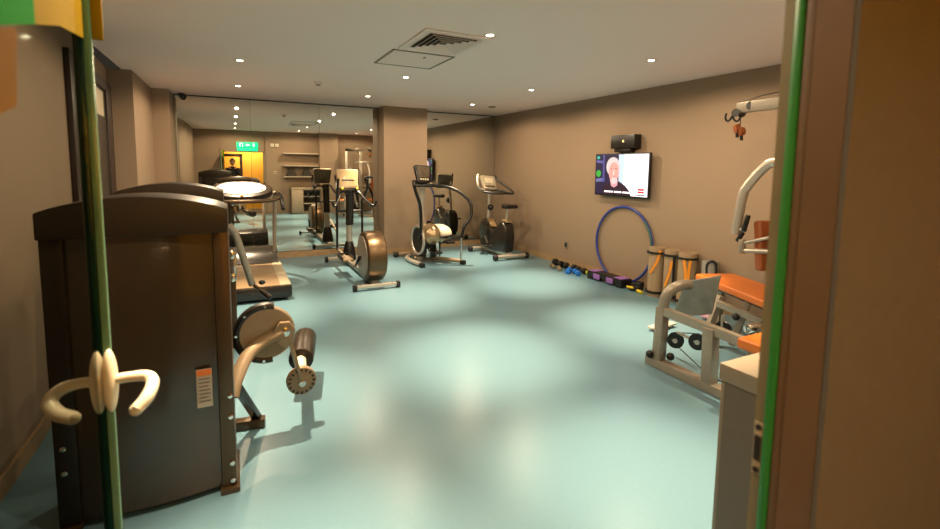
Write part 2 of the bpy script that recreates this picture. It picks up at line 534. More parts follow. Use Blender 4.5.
# ---- ceiling vent, access panel, sensors
t = thing('ceiling_vent', 'square white ceiling air vent with dark angled louvres', 'vent', (1.655, 3.845, H))
x0, x1, y0, y1 = 1.36, 1.95, 3.50, 4.19
fr = MB()
for (a, b, c, d) in ((x0, x1, y0, y0 + .07), (x0, x1, y1 - .07, y1), (x0, x0 + .07, y0 + .07, y1 - .07), (x1 - .07, x1, y0 + .07, y1 - .07)):
    fr.box(((a + b) / 2, (c + d) / 2, H - .006), (b - a, d - c, .012))
fr.build('frame', M['vent'], t)
MB().box((1.655, 3.845, H - .002), (.46, .56, .003)).build('dark_backing', M['dark'], t)
for i in range(5):
    hx_, hy_ = .225 - i * .045, .275 - i * .055
    lv = MB()
    tl = math.radians(38)
    for sx in (-1, 1):
        lv.box((1.655 + sx * hx_, 3.845, H - .011), (.026, 2 * hy_, .003), Matrix.Rotation(sx * tl, 3, 'Y'))
        lv.box((1.655, 3.845 + sx * hy_, H - .011), (2 * hx_, .026, .003), Matrix.Rotation(sx * -tl, 3, 'X'))
    lv.build('louvre', M['vent'], t)
t = thing('access_panel', 'flat ceiling access panel with a small dark latch beside the vent', 'access panel', (1.645, 4.58, H))
x0, x1, y0, y1 = 1.335, 1.955, 4.26, 4.91
fr = MB()
for (a, b, c, d) in ((x0, x1, y0, y0 + .015), (x0, x1, y1 - .015, y1), (x0, x0 + .015, y0, y1), (x1 - .015, x1, y0, y1)):
    fr.box(((a + b) / 2, (c + d) / 2, H - .004), (b - a, d - c, .008))
fr.build('frame', M['jamb'], t)
MB().box(((x0 + x1) / 2, (y0 + y1) / 2, H - .003), (x1 - x0 - .05, y1 - y0 - .05, .006)).build('panel', M['vent'], t)
MB().cyl((1.70, 4.42, H - .006), (1.70, 4.42, H - .011), .012, n=14).build('latch', M['dark'], t)
t = thing('smoke_detector', 'round white smoke detector on the ceiling with dark underside', 'smoke detector', (1.013, 6.406, H))
MB().lathe([(.05, 0), (.05, -.015), (.042, -.03), (.02, -.036)], (1.013, 6.406, H), (0, 0, 1), 24).build('body', M['vent'], t)
MB().lathe([(.001, -.046), (.028, -.044), (.032, -.034)], (1.013, 6.406, H), (0, 0, 1), 20).build('sensing_chamber', M['socket'], t)
t = thing('ceiling_sensor', 'flat round ceiling sensor near the mirrored room corner', 'sensor', (4.09, 7.35, H))
MB().lathe([(.065, 0), (.065, -.012), (.05, -.02), (.001, -.022)], (4.09, 7.35, H), (0, 0, 1), 24).build('disc', M['jamb'], t)
t = thing('security_camera', 'small black dome security camera on the ceiling above the mirror edge', 'camera', (-.66, 8.50, H))
MB().lathe([(.05, 0), (.05, -.02), (.045, -.025)], (-.66, 8.50, H), (0, 0, 1), 24).build('mount_plate', M['black'], t)
MB().ell((-.66, 8.50, H - .035), (.04, .04, .035)).build('dome', M['charcoal'], t)

# ================================================================== EXIT SIGN + front wall details
t = thing('exit_sign', 'lit green emergency exit sign with white pictograms over the doorway, seen in the mirror', 'sign', (.44, YW1, 2.12))
MB().box((.44, YW1 + .03, 2.21), (.62, .06, .17), bev=.006).build('lightbox', M['exit'], t)
MB().box((.44, YW1 + .03, 2.07), (.60, .012, .10), bev=.003).build('lower_blade', M['exit'], t)
yy = YW1 + .0615
# running figure
f = MB()
f.cyl((.62, yy, 2.258), (.62, yy + .002, 2.258), .014, n=12)
f.prism([(.632, 2.238), (.607, 2.24), (.600, 2.205), (.575, 2.19), (.58, 2.183), (.612, 2.197), (.622, 2.185), (.612, 2.15), (.622, 2.147), (.637, 2.187), (.627, 2.205), (.652, 2.21), (.652, 2.219)], 'XZ', yy, yy + .002)
f.build('running_figure', M['exitwhite'], t)
MB().prism([(.39, 2.20), (.44, 2.25), (.44, 2.225), (.50, 2.225), (.50, 2.195), (.44, 2.195), (.44, 2.165)], 'XZ', yy, yy + .002).build('arrow', M['exitwhite'], t)
MB().prism([(.22, 2.15), (.22, 2.265), (.31, 2.265), (.31, 2.15), (.295, 2.15), (.295, 2.25), (.235, 2.25), (.235, 2.15)], 'XZ', yy, yy + .002).build('door_symbol', M['exitwhite'], t)
for k, x in enumerate((1.17, 1.31)):
    t = thing('wall_speaker', ('small white square wall unit beside the exit sign' if k == 0 else 'small white square wall unit nearer the wall shelves'), 'wall unit', (x, YW1, 2.17), 'white wall units')
    MB().box((x, YW1 + .02, 2.225), (.11, .04, .10), bev=.006).build('housing', M['white'], t)
    MB().box((x, YW1 + .041, 2.225), (.075, .003, .065), bev=.001).build('grille', M['cream'], t)
t = thing('light_switch', 'white light switch plate beside the doorway, seen in the mirror', 'switch', (1.235, YW1, 1.30))
MB().box((1.235, YW1 + .005, 1.345), (.086, .010, .086), bev=.003).build('plate', M['cream'], t)
MB().box((1.235, YW1 + .012, 1.345), (.04, .006, .05), bev=.002).build('rocker', M['dark'], t)

# wall shelves in the recess
for k, (z, lab) in enumerate(((1.97, 'topmost pale wall shelf in the recess seen in the mirror'), (1.57, 'middle pale wall shelf in the recess seen in the mirror'), (1.21, 'lowest pale wall shelf holding two dark stacks'))):
    o = MB().box((2.03, YW1 + .15, z), (1.12, .30, .035), bev=.004).build('wall_shelf', M['shelf'], loc=(2.03, YW1, z - .0175))
    tag(o, lab, 'shelf', 'wall shelves')
for k, (x, lab) in enumerate(((1.72, 'dark tapered towel stack on the lowest shelf, nearer the doorway'), (2.2, 'dark tapered towel stack on the lowest shelf, nearer the pier'))):
    b = MB()
    for i in range(5):
        wv = .32 - i * .05
        b.box((x, YW1 + .15, 1.2275 + .03 + i * .058), (wv, .20 - i * .022, .062), bev=.02, seg=3)
    tag(b.build('towel_stack', M['darktowel'], loc=(x, YW1 + .15, 1.2275)), lab, 'towels', 'dark towel stacks')

# ---- low cabinet
cx0, cx1, cy0, cy1 = 1.668, 2.585, YW1 + .005, 1.118
t = thing('low_cabinet', 'low beige storage cabinet with open shelves and pale worktop beside the door jamb', 'cabinet', ((cx0 + cx1) / 2, .83, 0))
c = MB()
c.box((cx0 + .012, (cy0 + cy1) / 2, .397), (.024, cy1 - cy0, .795)).box((cx1 - .012, (cy0 + cy1) / 2, .397), (.024, cy1 - cy0, .795))
c.box(((cx0 + cx1) / 2, cy0 + .01, .40), (cx1 - cx0, .02, .80)).box(((cx0 + cx1) / 2, (cy0 + cy1) / 2, .04), (cx1 - cx0 - .04, cy1 - cy0, .08))
c.box(((cx0 + cx1) / 2, (cy0 + cy1) / 2, .785), (cx1 - cx0 - .04, cy1 - cy0, .02)).box((2.03, (cy0 + cy1) / 2, .42), (.02, cy1 - cy0 - .02, .74))
c.build('carcass', M['carcass'], t)
MB().box((1.85, cy1 + .009, .425), (.355, .018, .73), bev=.003).build('door', M['counter'], t)
MB().box((2.30, .83, .34), (.52, .48, .02)).build('shelf', M['shelf'], t)
MB().box((2.30, .83, .57), (.52, .48, .02)).build('shelf', M['shelf'], t)
MB().box(((cx0 + cx1) / 2, .854, .828), (cx1 - cx0 + .016, .57, .066), bev=.004).build('worktop', M['counter'], t)

# ================================================================== WEIGHT MACHINES (left)
def arc(n, a0, a1, c, r):
    return [(c[0] + r * math.cos(a0 + (a1 - a0) * i / n), c[1] + r * math.sin(a0 + (a1 - a0) * i / n)) for i in range(n + 1)]
def shroud(t, y, x0=-.715, x1=-.028):
    """tall weight-stack cover: posts, panel, bowed cap, rear panel"""
    xm = (x0 + x1) / 2
    yb = y + .30
    MB().box((x0 + .040, y + .15, .665), (.080, .30, 1.27), bev=.012).build('side_post', M['bronzedark'], t)
    MB().box((x1 - .033, y + .15, .665), (.066, .30, 1.27), bev=.012).build('side_post', M['bronze'], t)
    # smoked front panel, bowed out a little
    pts = []
    n = 12
    for i in range(n + 1):
        u = i / n
        pts.append((x0 + .078 + u * (x1 - x0 - .142), y + .018 - .028 * math.sin(PI * u)))
    back = [(px, py + .012) for px, py in reversed(pts)]
    MB().prism(pts + back, 'XY', .035, 1.29).build('shroud_panel', M['smoke'], t)
    MB().box((xm, yb - .012, .66), (x1 - x0 - .12, .02, 1.25), bev=.004).build('rear_panel', M['charcoal'], t)
    top = [(x0 + (x1 - x0) * i / 14, 1.395 + .062 * math.sin(PI * i / 14) ** .8) for i in range(15)]
    MB().prism([(x0, 1.285)] + top + [(x1, 1.285)], 'XZ', y - .030, yb + .01, bev=.008).build('top_cap', M['bronzedark'], t)
    for x in (x0 + .04, x1 - .03):
        MB().box((x, y + .15, .015), (.085, .34, .03), bev=.006).build('foot', M['bronze'], t)
    for (x, zs) in ((x0 + .035, (.39, .28)), (x1 - .018, (.49, .385, .148, .06))):
        for z in zs:
            MB().cyl((x, y + .002, z), (x, y - .010, z), .012, n=12, bev=.003).build('bolt', M['chrome'], t)

t = thing('leg_extension_machine', 'bronze leg exercise machine with tall smoked panel cover, nearest the glass door', 'weight machine', (-.37, 2.6, 0))
shroud(t, 2.46)
lb = MB().box((-.150, 2.447, .555), (.064, .002, .185)).build('warning_label', M['labelwhite'], t)
MB().box((-.150, 2.4455, .630), (.060, .002, .028)).build('label_header', M['labelorange'], lb)
ln = MB()
for i in range(7):
    ln.box((-.150 - (.004 if i % 3 == 2 else 0), 2.4455, .600 - i * .018), (.048 - (.008 if i % 3 == 2 else 0), .0015, .005))
ln.build('label_print', M['labelgrey'], lb)
# cam disc, arm and rollers
yc = 2.98
MB().lathe([(.02, -.022), (.150, -.022), (.158, -.014), (.158, .014), (.150, .022), (.02, .022)], (.150, yc, .605), (0, 1, 0), 40).build('cam_plate', M['tan'], t)
ring = []
for i in range(25):
    a = math.radians(75 + 205 * i / 24)
    ring.append((.150 + .163 * math.cos(a), yc - .006, .605 + .163 * math.sin(a)))
rim = MB().tube(ring, .024, n=10, sub=1).build('cam_rim', M['black'], t)
for i in (2, 7, 12, 17, 22):
    a = math.radians(75 + 205 * i / 24)
    MB().cyl((.150 + .165 * math.cos(a), yc - .028, .605 + .165 * math.sin(a)), (.150 + .165 * math.cos(a), yc - .034, .605 + .165 * math.sin(a)), .008, n=8).build('rim_bolt', M['chrome'], rim)
MB().tube([(-.045, 2.72, .36), (-.02, 2.78, .43), (.04, 2.88, .515), (.12, 2.93, .565), (.235, 2.935, .615)], .040, n=14, r2=.6).build('drive_arm', M['tan'], t)
MB().prism([(.195, .545), (.185, .625), (.220, .672), (.275, .668), (.306, .62), (.290, .54), (.25, .505)], 'XZ', yc - .060, yc - .025, bev=.006).build('pivot_bracket', M['tan'], t)
MB().cyl((.250, yc - .055, .612), (.250, yc - .068, .612), .028, n=18, bev=.004).build('pivot_bolt', M['chrome'], t)
MB().bar((.262, yc - .035, .600), (.335, yc - .03, .290), .056, .022).build('roller_arm', M['tan'], t)
MB().cyl((.372, 3.26, .287), (.452, 3.66, .300), .082, n=28, bev=.016).build('roller_pad', M['bronzedark'], t)
MB().cyl((.338, yc - .02, .278), (.376, 3.30, .287), .034, n=16).build('roller_axle', M['cream'], t)
e = MB().cyl((.338, yc - .035, .278), (.338, yc + .01, .278), .088, n=30, bev=.01).build('roller_end_cap', M['tan'], t)
nb = MB()
for i in range(16):
    a = 2 * PI * i / 16
    nb.box((.338 + .071 * math.cos(a), yc - .0365, .278 + .071 * math.sin(a)), (.016, .006, .010), Matrix.Rotation(-a, 3, 'Y'))
nb.build('cap_notches', M['black'], e)
MB().cyl((.342, yc - .035, .268), (.342, yc - .048, .268), .022, n=16, bev=.004).build('cap_bolt', M['chrome'], e)
MB().bar((-.06, 2.82, .46), (.085, 3.04, .06), .055, .03).build('brace', M['charcoal'], t)
MB().bar((-.05, 3.06, .03), (.13, 3.03, .03), .06, .055).build('brace_foot', M['bronze'], t)
MB().bar((-.35, 2.74, .06), (-.35, 3.62, .06), .08, .08).bar((-.62, 3.6, .04), (-.05, 3.6, .04), .08, .07).bar((-.35, 3.2, .05), (-.35, 3.2, .46), .07, .07).build('base_frame', M['bronze'], t)
MB().box((-.33, 3.22, .52), (.46, .50, .09), bev=.035, seg=3).build('seat', M['black'], t)
MB().box((-.33, 3.50, .86), (.44, .09, .60), Matrix.Rotation(math.radians(-10), 3, 'X'), bev=.035, seg=3).build('backrest', M['black'], t)

t = thing('pulley_weight_machine', 'second bronze weight machine with arched cap and grey lever arm, standing before the treadmill', 'weight machine', (-.40, 4.15, 0))
shroud(t, 4.00, -.74, -.07)
MB().tube([(-.04, 4.45, 1.08), (.01, 4.50, .97), (.10, 4.58, .62), (.125, 4.60, .52)], .030, n=14).build('lever_arm', M['greysteel'], t)
MB().bar((-.02, 4.5, .82), (-.02, 4.5, .62), .05, .05).build('pivot_post', M['chrome'], t)
for z in (.83, .63):
    MB().cyl((-.03, 4.44, z), (-.03, 4.56, z), .035, n=18, bev=.006).build('pivot_hub', M['chrome'], t)
MB().cyl((.125, 4.60, .53), (.255, 4.45, .43), .016, n=14).build('handle_bar', M['bronze'], t)
MB().cyl((.195, 4.52, .475), (.262, 4.44, .425), .024, n=14, bev=.005).build('hand_grip', M['bronzedark'], t)
MB().ell((.205, 4.56, .545), (.03, .03, .022)).build('adjuster_knob', M['black'], t)
MB().bar((-.38, 4.28, .06), (-.38, 5.05, .06), .08, .08).bar((-.64, 5.0, .04), (-.10, 5.0, .04), .08, .07).bar((-.38, 4.75, .05), (-.38, 4.75, .46), .07, .07).bar((-.10, 4.5, .03), (.0, 4.5, .03), .06, .06).bar((-.03, 4.5, .03), (-.03, 4.5, .64), .05, .05).build('base_frame', M['bronze'], t)
MB().box((-.38, 4.75, .50), (.44, .42, .09), bev=.035, seg=3).build('seat', M['black'], t)
MB().box((-.38, 4.50, .86), (.42, .09, .62), bev=.035, seg=3).build('backrest', M['black'], t)

# ================================================================== TREADMILL
X0, X1, XM = -.33, .585, .127
t = thing('treadmill', 'treadmill with belt in painted tan sheen and bright oval console facing the mirror wall', 'treadmill', (XM, 6.7, 0))
MB().box((XM, 6.62, .085), (X1 - X0 - .01, 1.52, .10), bev=.02).build('deck_base', M['charcoal'], t)
MB().box((XM, 6.64, .155), (X1 - X0 - .16, 1.46, .06), bev=.010).build('running_belt', M['belt'], t)
for s, x in ((-1, X0 + .065), (1, X1 - .065)):
    MB().box((x, 6.66, .160), (.125, 1.52, .062), bev=.012).build('foot_rail', M['beigepanel'], t)
MB().box((XM, 5.885, .115), (X1 - X0 + .01, .07, .13), bev=.025).build('rear_cap', M['charcoal'], t)
for x in (X0 + .07, X1 - .07):
    MB().cyl((x, 6.0, 0), (x, 6.0, .04), .03, n=14).build('rubber_foot', M['rubber'], t)
    MB().cyl((x, 7.5, 0), (x, 7.5, .06), .03, n=14).build('rubber_foot', M['rubber'], t)
hood = [(7.26, .06), (7.26, .20), (7.34, .31), (7.46, .38), (7.62, .40), (7.76, .34), (7.82, .22), (7.82, .06)]
MB().prism(hood, 'YZ', X0 + .03, X1 - .03, bev=.02).build('motor_hood', M['charcoal'], t)
for x in (X0 + .06, X1 - .07):
    MB().tube([(x, 7.42, .18), (x, 7.36, .60), (x, 7.22, 1.0), (x, 7.12, 1.22)], .027, n=14).build('upright', M['greysteel'], t)
tilt = Matrix.Rotation(math.radians(25), 3, 'X')
def oval(rx, ry, d0, d1, c, rot, n=36, bev=.008):
    b = MB().prism([(rx * math.cos(2 * PI * i / n), ry * math.sin(2 * PI * i / n)) for i in range(n)], 'XY', d0, d1, bev=bev)
    return b.xf(Matrix.Translation(V(c)) @ rot.to_4x4())
con = oval(.385, .235, -.085, .0, (XM - .03, 7.0, 1.275), tilt, bev=.02).build('console', M['bronzedark'], t)
oval(.30, .170, 0, .010, (XM - .03, 7.0, 1.278), tilt, bev=.003).build('display_cover', M['glossdisp'], con)
MB().cyl((XM + .22, 6.93, 1.255), (XM + .22, 6.925, 1.268), .014, n=14).build('stop_knob', M['labelorange'], con)
MB().cyl((XM - .03, 6.795, 1.185), (XM - .03, 6.79, 1.20), .02, n=14).build('safety_key', M['labelorange'], con)
MB().tube([(XM - .42, 7.06, 1.22), (XM - .42, 6.86, 1.16), (XM - .30, 6.76, 1.125), (XM, 6.74, 1.12), (XM + .30, 6.76, 1.125), (XM + .42, 6.86, 1.16), (XM + .42, 7.06, 1.22)], .026, n=12).build('front_grip_bar', M['bronze'], t)
for s in (-1, 1):
    MB().tube([(XM + s * .40, 7.10, 1.20), (XM + s * .44, 6.95, 1.19), (XM + s * .45, 6.72, 1.10), (XM + s * .45, 6.62, 1.02)], .028, n=12).build('side_grip', M['black'], t)

# ================================================================== ELLIPTICAL (rear drive)
t = thing('elliptical_trainer', 'elliptical trainer with large bronze drum at its rear and lit console', 'elliptical', (1.64, 6.9, 0))
sb = MB().bar((1.36, 5.92, .052), (1.90, 5.92, .052), .06, .045, bev=.012).build('rear_stabilizer', M['silver'], t)
for x in (1.42, 1.84):
    MB().cyl((x, 5.92, .07), (x, 5.92, .082), .014, n=12).build('bolt', M['chrome'], sb)
for x in (1.345, 1.915):
    MB().box((x, 5.92, .045), (.05, .08, .08), bev=.012).build('end_cap', M['rubber'], sb)
MB().lathe([(.02, -.130), (.295, -.130), (.315, -.126), (.332, -.11), (.342, -.06), (.344, 0), (.342, .06), (.332, .11), (.315, .126), (.295, .130), (.02, .130)], (1.655, 6.25, .385), (1, 0, 0), 48).build('drum_cover', M['drum'], t)
for s in (-1, 1):
    MB().lathe([(.001, 0), (.255, 0), (.275, .006), (.28, .014)], (1.655 + s * .144, 6.25, .385), (-s, 0, 0), 40).build('drum_side_disc', M['greysteel'], t)
    cr = MB().bar((1.655 + s * .165, 6.25, .385), (1.665 + s * .185, 6.46, .22 if s < 0 else .50), .035, .02).build('crank', M['black'], t)
MB().bar((1.655, 6.1, .06), (1.655, 7.98, .06), .09, .07, bev=.01).build('base_rail', M['greysteel'], t)
fb = MB().bar((1.33, 7.97, .05), (1.98, 7.97, .05), .06, .05, bev=.012).build('front_stabilizer', M['silver'], t)
for x in (1.345, 1.965):
    MB().box((x, 7.97, .045), (.05, .085, .085), bev=.012).build('end_cap', M['rubber'], fb)
for s, zc in ((-1, .22), (1, .50)):
    x = 1.655 + s * .20
    MB().bar((x, 6.46, zc - .01), (1.655 + s * .19, 7.62, .27), .035, .04).build('pedal_rail', M['greysteel'], t)
    ped = MB().box((x + s * .005, 6.95, .30 if s > 0 else .235), (.17, .38, .03), bev=.01).build('foot_pedal', M['tan'], t)
    z0 = .33 if s > 0 else .265
    lip = MB()
    lip.box((x + s * .005 - .08, 6.95, z0), (.014, .38, .05), bev=.004).box((x + s * .005 + .08, 6.95, z0), (.014, .38, .05), bev=.004).box((x + s * .005, 7.135, z0), (.17, .014, .05), bev=.004)
    lip.build('pedal_lip', M['black'], ped)
    MB().tube([(x, 7.62, .26), (x, 7.60, .62), (x, 7.60, .95), (x, 7.58, 1.05), (x + s * .02, 7.46, 1.16), (x + s * .03, 7.36, 1.28), (x + s * .02, 7.34, 1.40)], .019, n=12).build('swing_arm', M['black'], t)
MB().lathe([(.11, 0), (.10, .12), (.075, .24), (.055, .30)], (1.655, 7.66, .08), (0, 0, 1), 24).build('mast_boot', M['black'], t)
MB().tube([(1.655, 7.66, .36), (1.655, 7.64, .60), (1.655, 7.62, .70)], .048, n=16).build('mast', M['silver'], t)
MB().tube([(1.655, 7.62, .66), (1.655, 7.58, .95), (1.65, 7.55, 1.22)], [.062, .062, .07], n=16).build('mast_sleeve', M['charcoal'], t)
MB().cyl((1.44, 7.6, .88), (1.87, 7.6, .88), .018, n=12).build('pivot_bar', M['black'], t)
ct = Matrix.Rotation(math.radians(-18), 3, 'X')
def rrect(wt, wb, h, r=.03, n=4):
    pts = []
    for (cx, cz, a) in ((wt / 2 - r, h / 2 - r, 0), (-wt / 2 + r, h / 2 - r, 90), (-wb / 2 + r, -h / 2 + r, 180), (wb / 2 - r, -h / 2 + r, 270)):
        for i in range(n + 1):
            aa = math.radians(a + 90 * i / n)
            pts.append((cx + r * math.cos(aa), cz + r * math.sin(aa)))
    return pts
def panel(wt, wb, h, d0, d1, c, rot, r=.03, bev=.005, dz=0):
    return MB().prism([(a, b + dz) for a, b in rrect(wt, wb, h, r)], 'XZ', d0, d1, bev=bev).xf(Matrix.Translation(V(c)) @ rot.to_4x4())
con = panel(.34, .30, .30, 0, .06, (1.60, 7.45, 1.40), ct).build('console', M['tan'], t)
panel(.31, .27, .26, -.006, 0, (1.60, 7.45, 1.40), ct, bev=.001).build('screen', M['litscreen'], con)
panel(.19, .19, .022, -.010, -.004, (1.60, 7.45, 1.40), ct, r=.006, bev=.001, dz=-.03).build('display_slot', M['black'], con)
for s in (-1, 1):
    MB().tube([(1.65, 7.52, 1.14), (1.63 + s * .12, 7.46, 1.20), (1.64 + s * .20, 7.36, 1.08), (1.66 + s * .30, 7.28, .98), (1.66 + s * .34, 7.24, 1.06)], .018, n=10).build('fixed_handlebar', M['black'], t)
    MB().ell((1.62 + s * .115, 7.40, 1.245), (.02, .02, .02)).build('heart_rate_sensor', M['yellow'], t)

# ================================================================== STEPPER with rails
t = thing('stepper_machine', 'stepper with curved black handrails and round metallic flywheel cover beside the pier', 'stepper', (2.95, 7.3, 0))
fr1 = MB().tube([(2.72, 7.75, .05), (2.60, 7.55, .05), (2.60, 7.20, .05), (2.64, 6.98, .05)], .035, n=12).build('front_foot', M['silver'], t)
MB().box((2.645, 6.955, .035), (.085, .09, .07), bev=.015).build('foot_cap', M['rubber'], fr1)
fr2 = MB().tube([(2.72, 7.50, .05), (2.98, 7.36, .06), (3.20, 7.08, .06), (3.34, 6.95, .05)], .033, n=12).build('front_foot', M['tan'], t)
MB().box((3.355, 6.93, .035), (.085, .09, .07), bev=.015).build('foot_cap', M['rubber'], fr2)
rs = MB().cyl((2.56, 7.93, .05), (3.20, 7.93, .05), .035, n=14).build('rear_stabilizer', M['tan'], t)
for x in (2.53, 3.23):
    MB().cyl((x - .04, 7.93, .05), (x + .04, 7.93, .05), .045, n=14, bev=.008).build('end_cap', M['rubber'], rs)
MB().bar((2.82, 7.93, .05), (2.78, 7.40, .05), .08, .07).build('base_rail', M['greysteel'], t)
fw = MB().lathe([(.02, -.09), (.20, -.09), (.235, -.06), (.245, 0), (.235, .06), (.20, .09), (.02, .09)], (2.83, 7.42, .37), (1, .08, 0), 40).build('flywheel_cover', M['black'], t)
MB().torus((2.745, 7.413, .37), .235, .024, axis=(1, .08, 0), n=48, m=10).build('silver_rim', M['silver'], fw)
hp = [(7.25 + .0, .46)] 
MB().ell((2.92, 7.30, .47), (.17, .24, .185)).build('upper_shroud', M['champagne'], t)
MB().ell((3.14, 7.44, .46), (.22, .24, .16)).build('dome_cover', M['cream'], t)
MB().lathe([(.235, 0), (.245, .02), (.235, .045)], (3.14, 7.44, .405), (0, 0, 1), 32).build('dome_band', M['black'], t)
for (x, z, y) in ((2.95, .20, 7.15), (3.22, .34, 7.25)):
    MB().box((x, y, z), (.14, .32, .035), bev=.012).build('foot_pedal', M['black'], t)
    MB().bar((x, y + .1, z - .02), (2.95, 7.65, .22), .03, .04).build('pedal_arm', M['chrome'], t)
MB().box((2.97, 7.46, .25), (.30, .34, .36), bev=.04, seg=3).build('drive_housing', M['charcoal'], t)
MB().tube([(2.79, 7.22, .46), (2.84, 7.13, .52), (2.92, 7.11, .53), (3.02, 7.14, .50)], .016, n=10).build('shroud_trim', M['black'], t)
MB().bar((2.86, 7.25, .10), (2.86, 7.22, .42), .06, .05).build('strut', M['chrome'], t)
MB().bar((3.02, 7.22, .10), (3.00, 7.20, .40), .05, .05).build('strut', M['chrome'], t)
MB().tube([(2.86, 7.55, .60), (2.86, 7.56, .9), (2.86, 7.55, 1.25)], [.07, .062, .07], n=16).build('mast', M['silver'], t)
con = panel(.33, .26, .30, 0, .05, (2.85, 7.42, 1.48), Matrix.Rotation(math.radians(-16), 3, 'X') @ Matrix.Rotation(math.radians(12), 3, 'Z'), r=.04).build('console', M['black'], t)
RT = Matrix.Rotation(math.radians(-16), 3, 'X') @ Matrix.Rotation(math.radians(12), 3, 'Z')
panel(.25, .20, .19, -.006, 0, (2.85, 7.42, 1.48), RT, r=.015, bev=.001, dz=.03).build('screen', M['dimscreen'], con)
kb = MB()
for i in range(4):
    kb.box((-.066 + i * .044, -.006, -.095), (.03, .006, .028), bev=.002)
kb.xf(Matrix.Translation(V((2.85, 7.42, 1.48))) @ RT.to_4x4()).build('keypad', M['cream'], con)
MB().box((2.86, 7.40, 1.285), (.36, .16, .05), bev=.018).build('reading_shelf', M['black'], t)
hl = MB().tube([(2.90, 7.44, 1.32), (2.72, 7.36, 1.34), (2.60, 7.22, 1.36), (2.56, 7.10, 1.32), (2.60, 7.12, 1.20), (2.70, 7.18, .95), (2.72, 7.20, .60), (2.72, 7.28, .42)], .027, n=12).build('handrail', M['black'], t)
hr = MB().tube([(2.90, 7.44, 1.28), (3.10, 7.28, 1.29), (3.34, 7.12, 1.20), (3.50, 6.98, 1.02), (3.50, 6.94, .80), (3.38, 6.94, .62), (3.335, 6.95, .46)], .027, n=12).build('handrail', M['black'], t)
MB().cyl((3.335, 6.95, .47), (3.335, 6.95, .07), .018, n=12).build('chrome_post', M['chrome'], hr)
MB().lathe([(.026, 0), (.03, .02), (.026, .05)], (3.335, 6.95, .44), (0, 0, 1), 16).build('collar', M['black'], hr)

# ================================================================== UPRIGHT BIKE
t = thing('exercise_bike', 'dark upright exercise bike with curved handlebars in the mirrored corner', 'exercise bike', (4.3, 7.45, 0))
prof = [(7.02, .12), (6.98, .40), (7.03, .60), (7.12, .655), (7.22, .64), (7.34, .53), (7.44, .46), (7.56, .50), (7.68, .62), (7.80, .655), (7.90, .60), (7.97, .42), (7.95, .20), (7.85, .10), (7.5, .085)]
bd = MB().prism(prof, 'YZ', 4.19, 4.40, bev=.045, seg=3).build('body_shell', M['charcoal'], t)
for s, x in ((-1, 4.187), (1, 4.403)):
    MB().lathe([(.001, 0), (.15, 0), (.165, .008)], (x - s * .0, 7.66, .33), (-s, 0, 0), 32).build('crank_cover', M['black'], bd)
MB().box((4.285, 7.615, .578), (.13, .20, .03), Matrix.Rotation(math.radians(46), 3, 'X'), bev=.012).build('front_badge', M['champagne'], bd)
MB().box((4.295, 7.10, .665), (.13, .15, .035), Matrix.Rotation(math.radians(8), 3, 'X'), bev=.012).build('seat_collar', M['champagne'], bd)
MB().cyl((4.295, 7.12, .60), (4.30, 7.10, .90), .021, n=14).build('seat_post', M['chrome'], t)
MB().prism([(-.13, -.12), (-.145, -.02), (-.09, .06), (-.035, .18), (.035, .18), (.09, .06), (.145, -.02), (.13, -.12), (.05, -.14), (-.05, -.14)], 'XY', .89, .955, bev=.022, seg=3).xf(Matrix.Translation((4.31, 7.10, 0))).build('saddle', M['black'], t)
MB().tube([(4.295, 7.78, .62), (4.29, 7.76, .9), (4.27, 7.72, 1.16)], [.034, .03, .028], n=14).build('console_post', M['silver'], t)
MB().ell((4.28, 7.68, .86), (.055, .06, .06)).build('bottle_holder', M['black'], t)
RB = Matrix.Rotation(math.radians(-30), 3, 'X') @ Matrix.Rotation(math.radians(10), 3, 'Z')
con = panel(.34, .28, .27, 0, .05, (4.20, 7.60, 1.33), RB, r=.03).build('console', M['greyscreen'], t)
panel(.20, .18, .10, -.006, 0, (4.20, 7.60, 1.33), RB, r=.01, bev=.001, dz=.03).build('screen', M['cream'], con)
panel(.24, .22, .035, -.007, 0, (4.20, 7.60, 1.33), RB, r=.008, bev=.001, dz=-.085).build('key_row', M['dimscreen'], con)
MB().tube([(4.26, 7.66, 1.19), (4.05, 7.52, 1.19), (3.90, 7.44, 1.24), (3.88, 7.46, 1.38), (3.92, 7.52, 1.47)], .020, n=12).build('handlebar', M['silver'], t)
MB().tube([(4.26, 7.66, 1.19), (4.42, 7.48, 1.17), (4.50, 7.34, 1.13), (4.52, 7.28, 1.16), (4.46, 7.46, 1.27), (4.38, 7.64, 1.38), (4.37, 7.68, 1.45)], .020, n=12).build('handlebar', M['black'], t)
MB().tube([(4.02, 7.50, 1.165), (4.20, 7.36, 1.14), (4.44, 7.30, 1.14)], .022, n=12).build('pulse_grip', M['black'], t)
rs = MB().cyl((4.0, 6.95, .06), (4.60, 6.95, .06), .036, n=16).build('rear_stabilizer', M['silver'], t)
for x in (3.99, 4.62):
    MB().cyl((x - .035, 6.95, .055), (x + .035, 6.95, .055), .05, n=16, bev=.01).build('end_cap', M['rubber'], rs)
fs = MB().cyl((4.02, 7.93, .06), (4.58, 7.93, .06), .036, n=16).build('front_stabilizer', M['silver'], t)
for x in (4.0, 4.60):
    MB().cyl((x - .035, 7.93, .055), (x + .035, 7.93, .055), .05, n=16, bev=.01).build('end_cap', M['rubber'], fs)
MB().bar((4.295, 6.97, .08), (4.295, 7.94, .08), .09, .06).build('base_rail', M['silver'], t)
for s, dz, dy in ((-1, -.13, -.10), (1, .12, .10)):
    x = 4.295 + s * .125
    cr = MB().bar((x, 7.66, .33), (x, 7.66 + dy, .33 + dz), .022, .032).build('crank', M['chrome'], t)
    MB().box((x + s * .065, 7.66 + dy, .33 + dz), (.10, .09, .03), bev=.008).build('pedal', M['black'], cr)

